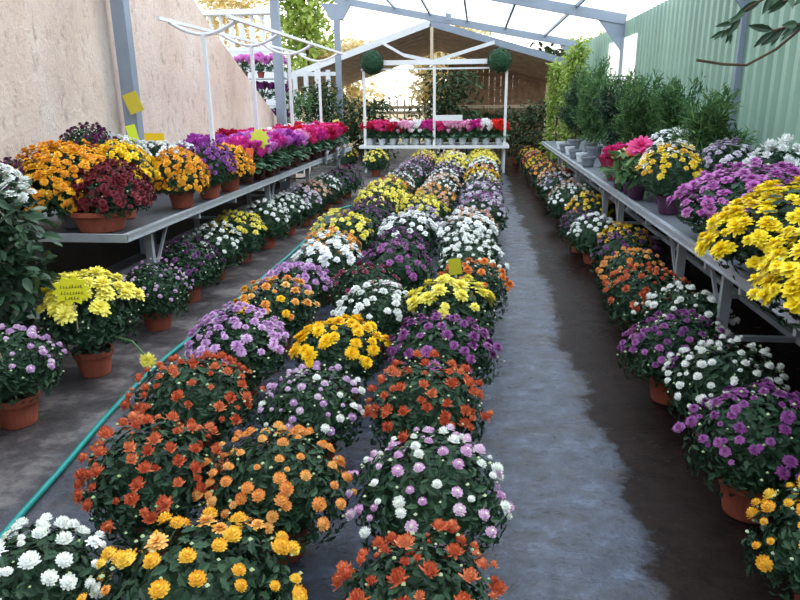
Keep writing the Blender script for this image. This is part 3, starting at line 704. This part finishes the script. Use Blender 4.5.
st = card('price_card', 'bright yellow star card with handwritten lines in the large pale yellow plant', 0, 0, (-2.22, 3.36, .60), .22, .18, (244, 236, 40), .25, .1, True, stick=.25)
mb = MB(); rt = np.random.default_rng(5)
for zz, n in ((.022, 8), (-.014, 8), (-.045, 5)):
    for i in range(n):
        a = -.058 + i * .0155 + (.02 if n == 5 else 0); mb.bar((a, -.0035, zz - .007), (a + rt.uniform(.002, .010), -.0035, zz + rt.uniform(.004, .010)), .003, .002)
        mb.bar((a, -.0035, zz - .006), (a + .010, -.0035, zz - .006 + rt.uniform(-.003, .006)), .003, .002)
obj('lettering', mb.mesh('lettering', [mat('ink', (50, 46, 30), .7)]), st)
card('price_card', 'lime card at the far end of the left bench', 0, 0, (-2.5, 12.2, 1.16), .12, .2, (216, 240, 120), 0, .2, stick=.25)
for i, (x, y) in enumerate(((-2.42, 10.2), (-2.4, 11.0), (-2.4, 11.6))):
    mb = MB(); mb.add([(-.12, 0, -.1), (.12, 0, -.1), (.13, .02, .06), (-.13, .02, .06), (-.1, .05, .1), (.1, .05, .1)], [(0, 1, 2, 3), (3, 2, 5, 4)])
    o = obj('plastic_sleeve', mb.mesh('sleeve', [WPOT]), None, (-2.29, y, .76), 1, -1.2); md = o.modifiers.new('s', 'SOLIDIFY'); md.thickness = .004
    tag(o, f"pale plastic sheet hung on the left bench edge, {ORD[i + 1]} from the near end", 'plastic sheet', 'plastic sheets on the bench edge')

# ------------------------------------------------------------------ the shell
# floor
m, nt, b = new_mat('wet_concrete')
N, Lk = nt.nodes, nt.links
tc = N.new('ShaderNodeTexCoord'); sx = N.new('ShaderNodeSeparateXYZ'); Lk.new(tc.outputs['Object'], sx.inputs[0])
def noise(scale, detail=6, rough=.6, stretch=None):
    n = N.new('ShaderNodeTexNoise'); n.inputs['Scale'].default_value = scale; n.inputs['Detail'].default_value = detail; n.inputs['Roughness'].default_value = rough
    if stretch:
        mp = N.new('ShaderNodeMapping'); mp.inputs['Scale'].default_value = stretch; Lk.new(tc.outputs['Object'], mp.inputs[0]); Lk.new(mp.outputs[0], n.inputs['Vector'])
    else: Lk.new(tc.outputs['Object'], n.inputs['Vector'])
    return n.outputs['Fac']
def mth(op, a, bb=None, c=None):
    n = N.new('ShaderNodeMath'); n.operation = op
    for i, v in enumerate((a, bb, c)):
        if v is None: continue
        if isinstance(v, (int, float)): n.inputs[i].default_value = v
        else: Lk.new(v, n.inputs[i])
    return n.outputs[0]
def ramp(v, stops):
    r = N.new('ShaderNodeValToRGB'); e = r.color_ramp.elements
    while len(e) < len(stops): e.new(.5)
    for q, (p, c) in zip(e, stops): q.position = p; q.color = (*c, 1) if len(c) == 3 else c
    Lk.new(v, r.inputs[0]); return r.outputs[0]
def mixc(f, a, bb):
    n = N.new('ShaderNodeMix'); n.data_type = 'RGBA'; Lk.new(f, n.inputs[0])
    for i, v in ((6, a), (7, bb)):
        if isinstance(v, tuple): n.inputs[i].default_value = (*v, 1)
        else: Lk.new(v, n.inputs[i])
    return n.outputs[2]
nb = noise(1.3, 8, .65); nf = noise(9, 8, .7); nw = noise(2.2, 6, .6, (1, 1.8, 1))
edge = mth('ADD', mth('ADD', sx.outputs['X'], mth('MULTIPLY', mth('SUBTRACT', nb, .5), .55)), mth('MULTIPLY', mth('SUBTRACT', nf, .5), .3))
wetR = ramp(mth('MULTIPLY_ADD', edge, 1., 0.), [(.58, (0, 0, 0)), (.66, (1, 1, 1))])
edgeL = mth('MULTIPLY', mth('ADD', sx.outputs['X'], mth('MULTIPLY', mth('SUBTRACT', nb, .5), .8)), -.1)
leftdry = ramp(edgeL, [(.15, (0, 0, 0)), (.205, (1, 1, 1))])
base = ramp(nf, [(.30, s2l((26, 27, 34))), (.42, s2l((58, 63, 76))), (.56, s2l((74, 81, 98))), (.7, s2l((106, 116, 138)))])  # blue tone paints in the sky reflected by the wet strip
stain = ramp(nw, [(.38, (1, 1, 1)), (.48, (0, 0, 0))])
base = mixc(mth('MULTIPLY', stain, .7), base, s2l((58, 56, 58)))
dry = ramp(noise(3.2, 8, .7), [(.35, s2l((40, 37, 39))), (.50, s2l((66, 61, 63))), (.62, s2l((112, 106, 106)))])
speck = ramp(noise(19, 5, .6, (1, 1.6, 1)), [(.33, (1, 1, 1)), (.38, (0, 0, 0))])
base = mixc(mth('MULTIPLY', speck, .75), base, s2l((34, 31, 32)))
streak = ramp(noise(1.7, 5, .6, (.5, 4, 1)), [(.34, (1, 1, 1)), (.41, (0, 0, 0))])
base = mixc(mth('MULTIPLY', streak, .55), base, s2l((44, 43, 48)))
base = mixc(leftdry, base, dry)
base = mixc(wetR, base, ramp(nf, [(.3, s2l((22, 15, 13))), (.75, s2l((46, 36, 32)))]))
Lk.new(base, b.inputs['Base Color'])
rg = mth('ADD', .12, mth('MULTIPLY', ramp(noise(3.1, 8, .75, (1, 2.2, 1)), [(.35, (0, 0, 0)), (.65, (1, 1, 1))]), .34)); rg = mth('ADD', rg, mth('MULTIPLY', leftdry, .3)); rg = mth('SUBTRACT', rg, mth('MULTIPLY', wetR, .14))
Lk.new(rg, b.inputs['Roughness']); Lk.new(mth('SUBTRACT', .5, mth('MULTIPLY', wetR, .42)), b.inputs['Specular IOR Level'])
bp = N.new('ShaderNodeBump'); bp.inputs['Strength'].default_value = .6; bp.inputs['Distance'].default_value = .02
Lk.new(mth('ADD', noise(14, 8, .7), mth('MULTIPLY', noise(60, 4, .6), .35)), bp.inputs['Height']); Lk.new(bp.outputs['Normal'], b.inputs['Normal'])
mb = MB(); mb.box(-9, 6, -6, 24, -.2, 0); struct('floor', mb, m)
GROUND = mat('ground_earth', (150, 135, 100), .9, 0, .3, 2)
mb = MB(); mb.box(-60, 60, 24, 90, -.2, -.01); mb.box(-60, -9, -6, 24, -.2, -.01); mb.box(6, 60, -6, 24, -.2, -.01); struct('ground', mb, GROUND)

# left plastered wall with a sloping end
m, nt, b = new_mat('stucco'); N, Lk = nt.nodes, nt.links
tc = N.new('ShaderNodeTexCoord')
n1 = noise(1.1, 8, .65, (1, 1, .6)); n2 = noise(7, 10, .75, (1, 1, .5)); n3 = noise(26, 8, .7)
col = ramp(n1, [(.3, s2l((206, 182, 168))), (.5, s2l((226, 206, 194))), (.72, s2l((236, 224, 214)))])
col = mixc(ramp(n2, [(.33, (.85, .85, .85)), (.46, (0, 0, 0))]), col, s2l((170, 152, 142)))
Lk.new(col, b.inputs['Base Color']); b.inputs['Roughness'].default_value = .95; b.inputs['Specular IOR Level'].default_value = .1
bp = N.new('ShaderNodeBump'); bp.inputs['Strength'].default_value = .9; bp.inputs['Distance'].default_value = .04
Lk.new(mth('ADD', n2, mth('MULTIPLY', n3, .5)), bp.inputs['Height']); Lk.new(bp.outputs['Normal'], b.inputs['Normal'])
XW = -3.72
prof = [(-4, 0), (-4, 3.6), (6.5, 3.45), (8.2, 3.2), (8.9, 3.06), (9.25, 2.82), (9.6, 2.62), (13.2, 1.04), (15.0, .25), (15.2, 0)]
mb = MB(); k = len(prof)
mb.add([(XW, y, z) for y, z in prof] + [(XW - .45, y, z) for y, z in prof], [tuple(range(k))[::-1], tuple(range(k, 2 * k))] + [(i, (i + 1) % k, (i + 1) % k + k, i + k) for i in range(k)])
struct('wall_left', mb, m)

BENCHSHADE = mat('bench_shade_brown', (62, 50, 44), .9, 0, .25, 3)  # dark brown wall foot, painting in the shade under both benches
mb = MB(); mb.box(XW + .002, XW + .04, -3.9, 13.6, 0, .7); struct('bench_shade_left', mb, BENCHSHADE)
mb = MB(); mb.box(2.36, 2.41, -3.9, 14.2, 0, .66); struct('bench_shade_right', mb, BENCHSHADE)
# right corrugated wall with a pale translucent insert standing in for a sun patch
m, nt, b = new_mat('green_sheet'); N, Lk = nt.nodes, nt.links
tc = N.new('ShaderNodeTexCoord')
col = ramp(noise(1.4, 5, .6, (1, 1, .25)), [(.3, s2l((142, 172, 156))), (.7, s2l((160, 190, 172)))])
Lk.new(col, b.inputs['Base Color']); b.inputs['Roughness'].default_value = .38; b.inputs['Specular IOR Level'].default_value = .5
GREENSHEET = m
m, nt, b = new_mat('sun_patch_sheet'); N, Lk = nt.nodes, nt.links
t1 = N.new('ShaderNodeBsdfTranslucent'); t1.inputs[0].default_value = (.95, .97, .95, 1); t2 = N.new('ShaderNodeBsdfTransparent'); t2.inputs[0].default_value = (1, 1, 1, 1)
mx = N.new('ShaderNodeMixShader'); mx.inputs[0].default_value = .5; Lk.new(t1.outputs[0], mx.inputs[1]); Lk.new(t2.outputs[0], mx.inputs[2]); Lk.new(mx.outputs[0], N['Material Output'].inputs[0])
SUNPATCH = m
XR, TOPR = 2.46, 2.80
def corrugated(y0, y1, z0, z1, per=.2, dep=.045):
    mb = MB(); ys = []
    y = y0
    while y < y1 - 1e-6:
        for f, dx in ((0, 0), (.42, 0), (.52, -dep), (.9, -dep)):
            yy = y + f * per
            if yy < y1: ys.append((yy, dx))
        y += per
    ys.append((y1, 0)); k = len(ys)
    mb.add([(XR + dx, yy, z) for z in (z0, z1) for yy, dx in ys] + [(XR + dx + .012, yy, z) for z in (z0, z1) for yy, dx in ys],
           [(i, i + 1, k + i + 1, k + i) for i in range(k - 1)] + [(2 * k + i + 1, 2 * k + i, 3 * k + i, 3 * k + i + 1) for i in range(k - 1)]
           + [(k + i, k + i + 1, 3 * k + i + 1, 3 * k + i) for i in range(k - 1)])
    return mb
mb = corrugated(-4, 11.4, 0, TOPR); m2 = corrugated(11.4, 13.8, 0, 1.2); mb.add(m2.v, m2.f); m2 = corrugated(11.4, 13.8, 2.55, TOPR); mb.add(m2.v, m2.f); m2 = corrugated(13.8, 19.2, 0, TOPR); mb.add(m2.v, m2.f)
struct('wall_right', mb, GREENSHEET)
struct('sun_patch_1', corrugated(11.4, 13.8, 1.2, 2.55), SUNPATCH)

# unseen wall added behind the viewer to cut light from that side
mb = MB(); mb.box(-4.2, 2.6, -4.2, -4.0, 0, 4.2); struct('unseen_light_block', mb, mat('light_block_wall', (120, 112, 104), .9, 0, .1, 2))
# roof: clear sheets on steel rafters and purlins, high on the left
m, nt, b = new_mat('roof_sheet'); N, Lk = nt.nodes, nt.links
t1 = N.new('ShaderNodeBsdfTranslucent'); t1.inputs[0].default_value = (.90, .95, 1., 1); t2 = N.new('ShaderNodeBsdfTransparent'); t2.inputs[0].default_value = (.93, .97, 1, 1)
mx = N.new('ShaderNodeMixShader'); mx.inputs[0].default_value = .5; Lk.new(t1.outputs[0], mx.inputs[1]); Lk.new(t2.outputs[0], mx.inputs[2]); Lk.new(mx.outputs[0], N['Material Output'].inputs[0])
def rz(x): return 2.84 + (2.45 - x) * .193
ROOFY0, ROOFY1 = -4, 19.0
mb = MB()
k = 40
for i in range(k):
    y0 = ROOFY0 + (ROOFY1 - ROOFY0) * i / k; y1 = ROOFY0 + (ROOFY1 - ROOFY0) * (i + 1) / k
    mb.add([(-3.65, y0, rz(-3.65) + .1), (2.5, y0, rz(2.5) + .1), (2.5, y1, rz(2.5) + .1), (-3.65, y1, rz(-3.65) + .1)], [(0, 1, 2, 3)])
struct('ceiling', mb, m)
def clad(name, mb, m): return struct(name, mb, m)
for i, y in enumerate((1.4, 6.9, 12.4, 17.9)):
    mb = MB(); mb.bar((-3.6, y, rz(-3.6) - .02), (2.42, y, rz(2.42) - .02), .07, .16); clad('roof_rafter', mb, STEEL)
    mb = MB(); mb.add([(2.4, y - .01, 2.78), (1.95, y - .01, 2.86), (2.4, y - .01, 2.30), (2.4, y + .01, 2.78), (1.95, y + .01, 2.86), (2.4, y + .01, 2.30)], [(0, 1, 2), (5, 4, 3), (0, 2, 5, 3), (2, 1, 4, 5), (1, 0, 3, 4)]); clad('roof_gusset', mb, STEEL)
    if y > 2:
        mb = MB(); mb.box(2.37, 2.42, y - .025, y + .025, 0, 2.82); clad('wall_post', mb, POSTM)
        mb = MB(); mb.box(-3.64, -3.5, y - .06, y + .06, 0, rz(-3.57) - .48); clad('roof_post', mb, POSTM)
        mb = MB(); mb.add([(-3.95, y - .06, rz(-3.57) - .1), (-3.2, y - .06, rz(-3.57) - .14), (-3.42, y - .06, rz(-3.57) - .48), (-3.72, y - .06, rz(-3.57) - .48), (-3.95, y + .06, rz(-3.57) - .1), (-3.2, y + .06, rz(-3.57) - .14), (-3.42, y + .06, rz(-3.57) - .48), (-3.72, y + .06, rz(-3.57) - .48)],
                          [(3, 2, 1, 0), (4, 5, 6, 7), (0, 1, 5, 4), (1, 2, 6, 5), (2, 3, 7, 6), (3, 0, 4, 7)]); clad('roof_gusset', mb, STEEL)
for x in (-3.3, -2.1, -1.22, -.3, .63, 1.6):
    mb = MB(); mb.bar((x, ROOFY0, rz(x) + .05), (x, ROOFY1, rz(x) + .05), .04, .06); clad('roof_purlin', mb, STEEL)
# hanging vent pipe end seen under the sheets
mb = MB(); mb.tube([(-.75, 17.6, 3.42), (-.75, 17.6, 3.95)], .07, 10); tag(obj('hanging_pipe', mb.mesh('lamp', [STEEL])), 'short grey tube hanging under the clear roof near its far rafter', 'pipe')

# brown gable canopy beyond
RX, RZ_, LX, LZ, EX, EZ = -1.3, 3.55, -5.6, 2.12, 2.35, 2.50
mb = MB()
for a, bz, c, dz in ((LX, LZ, RX, RZ_), (RX, RZ_, EX, EZ)):
    n = 9
    for i in range(n):
        y0 = 19.1 + i * .5; y1 = y0 + .48
        q0, q1 = -.05 * i, -.05 * (i + .96)
        mb.add([(a, y0, bz + q0), (c, y0, dz + q0), (c, y1, dz + q1), (a, y1, bz + q1), (a, y0, bz + .03 + q0), (c, y0, dz + .03 + q0), (c, y1, dz + .03 + q1), (a, y1, bz + .03 + q1)], [(3, 2, 1, 0), (4, 5, 6, 7), (0, 1, 5, 4), (1, 2, 6, 5), (2, 3, 7, 6), (3, 0, 4, 7)])
t = thing('wooden_canopy', 'brown boarded gable canopy at the far end with a pale truss', 'canopy', (-1.3, 21, 0))
def WC(nm, mb, m): mb.v = [(a + 1.3, b_ - 21, c) for a, b_, c in mb.v]; return obj(nm, mb.mesh(nm, [m]), t)
WC('roof_boards', mb, WOODD)
for a, bz in ((LX, LZ), (EX, EZ)):
    mb = MB(); mb.bar((a, 19.05, bz - .04), (RX, 19.05, RZ_ - .04), .06, .17); WC('fascia', mb, WPAINT if a == LX else STEEL)
mb = MB(); mb.bar((-2.6, 19.0, 3.05), (-2.0, 19.0, 2.72), .05, .07); mb.bar((-2.0, 19.0, 2.72), (-1.2, 19., 2.55), .05, .09); mb.bar((-1.2, 19., 2.55), (.4, 19., 3.0), .05, .09); WC('truss_tie', mb, WPAINT)
mb = MB(); mb.bar((-1.25, 19.0, 2.55), (-1.25, 19.0, 3.4), .08); WC('king_post', mb, WOODC)
for x, z in ((-5.4, LZ), (2.25, EZ)):
    for y in (19.3, 23.3):
        mb = MB(); mb.box(x - .06, x + .06, y - .06, y + .06, 0, z - .03 - .1 * (y - 19.1)); WC('post', mb, WOODC)

# fences at the far end
def fence(name, label, x0, x1, y, h, w, gap, m, rail=None):
    t = thing(name, label, 'fence', ((x0 + x1) / 2, y, 0)); R = np.random.default_rng(int(abs(x0) * 10)); mb = MB(); x = x0
    ox = (x0 + x1) / 2
    while x < x1:
        mb.box(x - ox, x + w - ox, -.012, .012, 0, h * R.uniform(.97, 1.03)); x += w + gap
    obj('planks', mb.mesh('planks', [m]), t)
    for z in (.5, h - .4):
        mb = MB(); mb.box(x0 - ox, x1 - ox, .013, .06, z - .05, z + .05); obj('rail', mb.mesh('rail', [m]), t)
    if rail:
        mb = MB(); mb.box(x0 - ox, x1 - ox, -.09, -.014, rail - .05, rail + .05); obj('front_rail', mb.mesh('front_rail', [WOODC]), t)
    return t
fence('plank_fence', 'tall brown plank fence at the far end behind the right topiary ball', -1.0, 2.4, 23.6, 2.75, .19, .004, WOODP, 1.32)
fence('lath_fence', 'open wooden lath fence with sunlit trees showing through, at the far left', -6.5, -1.05, 23.6, 1.55, .05, .2, WOODC, 1.32)

# bushes near the far end
shrub('round_bush', 'dark green bush behind the middle post of the far table', -.75, 18., 0, 2.2, .75, BUSHG, 200, 2600, OVAL, .13, None, 'col')
shrub('round_bush', 'dark bush behind the left end of the far table', -3.2, 18.9, 0, 1.55, .8, BUSHG, 201, 2600, OVAL, .13, None, 'col')
shrub('round_bush', 'olive round bush between the two far grey posts', -3.9, 17.2, 0, 1.95, .5, BUSHG, 202, 1800, OVAL, .12, None, 'col')
shrub('rose_bush', 'pale-flowered bush in front of the far white slats', -4.3, 15.9, 0, 1.7, .55, SHRUBG, 203, 1300, OVAL, .1, None, 'col')
shrub('low_bush', 'low dark bush under the plank fence behind the far table', .1, 21.5, 0, 1.15, .9, BUSHG, 204, 1600, OVAL, .13, None, 'col')

# white house with balusters beyond the plastered wall
HW = mat('white_wall', (226, 230, 236), .8, 0, .04, 2)
mb = MB(); mb.box(-8.5, -4.9, 17.0, 17.3, 0, 2.75); struct('wall_back', mb, HW)
t = thing('balustrade', 'white terrace balustrade beyond the plastered wall', 'balustrade', (-6.7, 17.15, 2.75))
mb = MB(); mb.box(-1.8, 1.8, -.16, .16, 0, .1); obj('base_rail', mb.mesh('base_rail', [WPAINT]), t)
mb = MB(); mb.box(-1.8, 1.8, -.16, .16, .85, .97); obj('hand_rail', mb.mesh('hand_rail', [WPAINT]), t)
bm_ = MB(); bm_.lathe([(.05, 0), (.06, .06), (.035, .12), (.085, .3), (.06, .48), (.035, .6), (.06, .68), (.06, .75)], 12); bme = bm_.mesh('baluster', [WPAINT], True)
for i in range(14): obj('baluster', bme, t, (-1.7 + i * .26, 0, .1))
# rack with purple cyclamens
t = thing('plant_rack', 'three-tier metal plant rack beyond the sloping wall end', 'rack', (-4.6, 14.6, 0))
for x in (-.55, .55):
    for y in (-.2, .2):
        mb = MB(); mb.box(x - .02, x + .02, y - .02, y + .02, 0, 2.45); obj('post', mb.mesh('post', [GALV]), t)
for z in (.95, 1.5, 2.05):
    mb = MB(); mb.box(-.57, .57, -.22, .22, z - .03, z); obj('shelf', mb.mesh('shelf', [GALV]), t)
for j, z in enumerate((.95, 1.5, 2.05)):
    for i in range(3):
        cyclamen(['purple', 'purple', 'orchid-pink'][j], -4.95 + i * .36, 14.6, z, f"{['purple', 'purple', 'orchid-pink'][j]} cyclamen on the far rack, {['lowest', 'middle', 'top'][j]} shelf, {ORD[i + 1]} from the wall side", 'cyclamens on the rack', POTT, 1.3)
# white slats between rack and canopy
mb = MB(); [mb.box(-5.2 + i * .3, -5.08 + i * .3, 0, .03, 0, 2.35) for i in range(6)]; mb.box(-5.2, -3.6, .031, .06, 2.2, 2.3)
mb.v = [(a + 4.4, b_, c) for a, b_, c in mb.v]
tag(obj('slat_screen', mb.mesh('slat_screen', [WPAINT]), None, (-4.4, 18.3, 0)), 'white upright slat screen between the plant rack and the canopy', 'screen')

# trees beyond the fence
def crown(n, r, h, seed, L): return leaf_column(n, h, r, L, seed, OVAL, None, clump=90)
for i, (x, y, h, r, m, lab) in enumerate([
    (-6.5, 26.5, 6.5, .9, LIGHTG, 'slim tall light green cypress beyond the white terrace'),
    (-10.2, 29, 6.0, 1.5, TREEG, 'yellowing tree beyond the terrace, left of the slim cypress'),
    (-5.6, 28.5, 3.8, 1.3, TREEG, 'yellow sunlit tree beyond the lath fence, left part'),
    (-1.0, 27., 4.2, 1.2, TREEG, 'yellow sunlit tree behind the fence joint'),
    (2.4, 28.5, 3.2, 1.3, BUSHG, 'dim green tree behind the plank fence'),
    (4.6, 24, 3.4, 1.2, LIGHTG, 'light green tree outside the corrugated wall corner')]):
    t = thing('tree', lab, 'tree', (x, y, 0)); mb = MB(); mb.tube([(0, 0, -.05), (.05, 0, h * .4), (0, .05, h * .85)], .11, 8, taper=.3); obj('trunk', mb.mesh('trunk', [BARK]), t)
    obj('foliage', crown(2600, r, h * .85, 300 + i, .3).mesh('crown', [m]), t, (0, 0, h * .15))

# ------------------------------------------------------------------ light
w = bpy.data.worlds.new('World'); bpy.context.scene.world = w; w.use_nodes = True
N, Lk = w.node_tree.nodes, w.node_tree.links
bg = N['Background']; tc = N.new('ShaderNodeTexCoord'); sx = N.new('ShaderNodeSeparateXYZ'); Lk.new(tc.outputs['Generated'], sx.inputs[0])
r = N.new('ShaderNodeValToRGB'); e = r.color_ramp.elements
e[0].position = 0; e[0].color = (1., .96, .88, 1); e[1].position = .5; e[1].color = (.78, .89, 1., 1)
Lk.new(sx.outputs['Z'], r.inputs[0]); Lk.new(r.outputs[0], bg.inputs[0]); bg.inputs[1].default_value = 2.3
sd = bpy.data.lights.new('sun', 'SUN'); sd.energy = 3.0; sd.angle = math.radians(12); sd.color = (1, .93, .8)
so = bpy.data.objects.new('sun', sd); C.objects.link(so)
so.rotation_euler = Vector((-.75, -.5, -1.)).to_track_quat('-Z', 'Y').to_euler()
sc = bpy.context.scene
sc.view_settings.view_transform = 'Standard'; sc.view_settings.look = 'None'; sc.view_settings.gamma = 1; sc.view_settings.exposure = 0.0
sc.view_settings.use_curve_mapping = False
sc.cycles.use_denoising = True
sc.cycles.transparent_max_bounces = 16
sc.cycles.max_bounces = 8
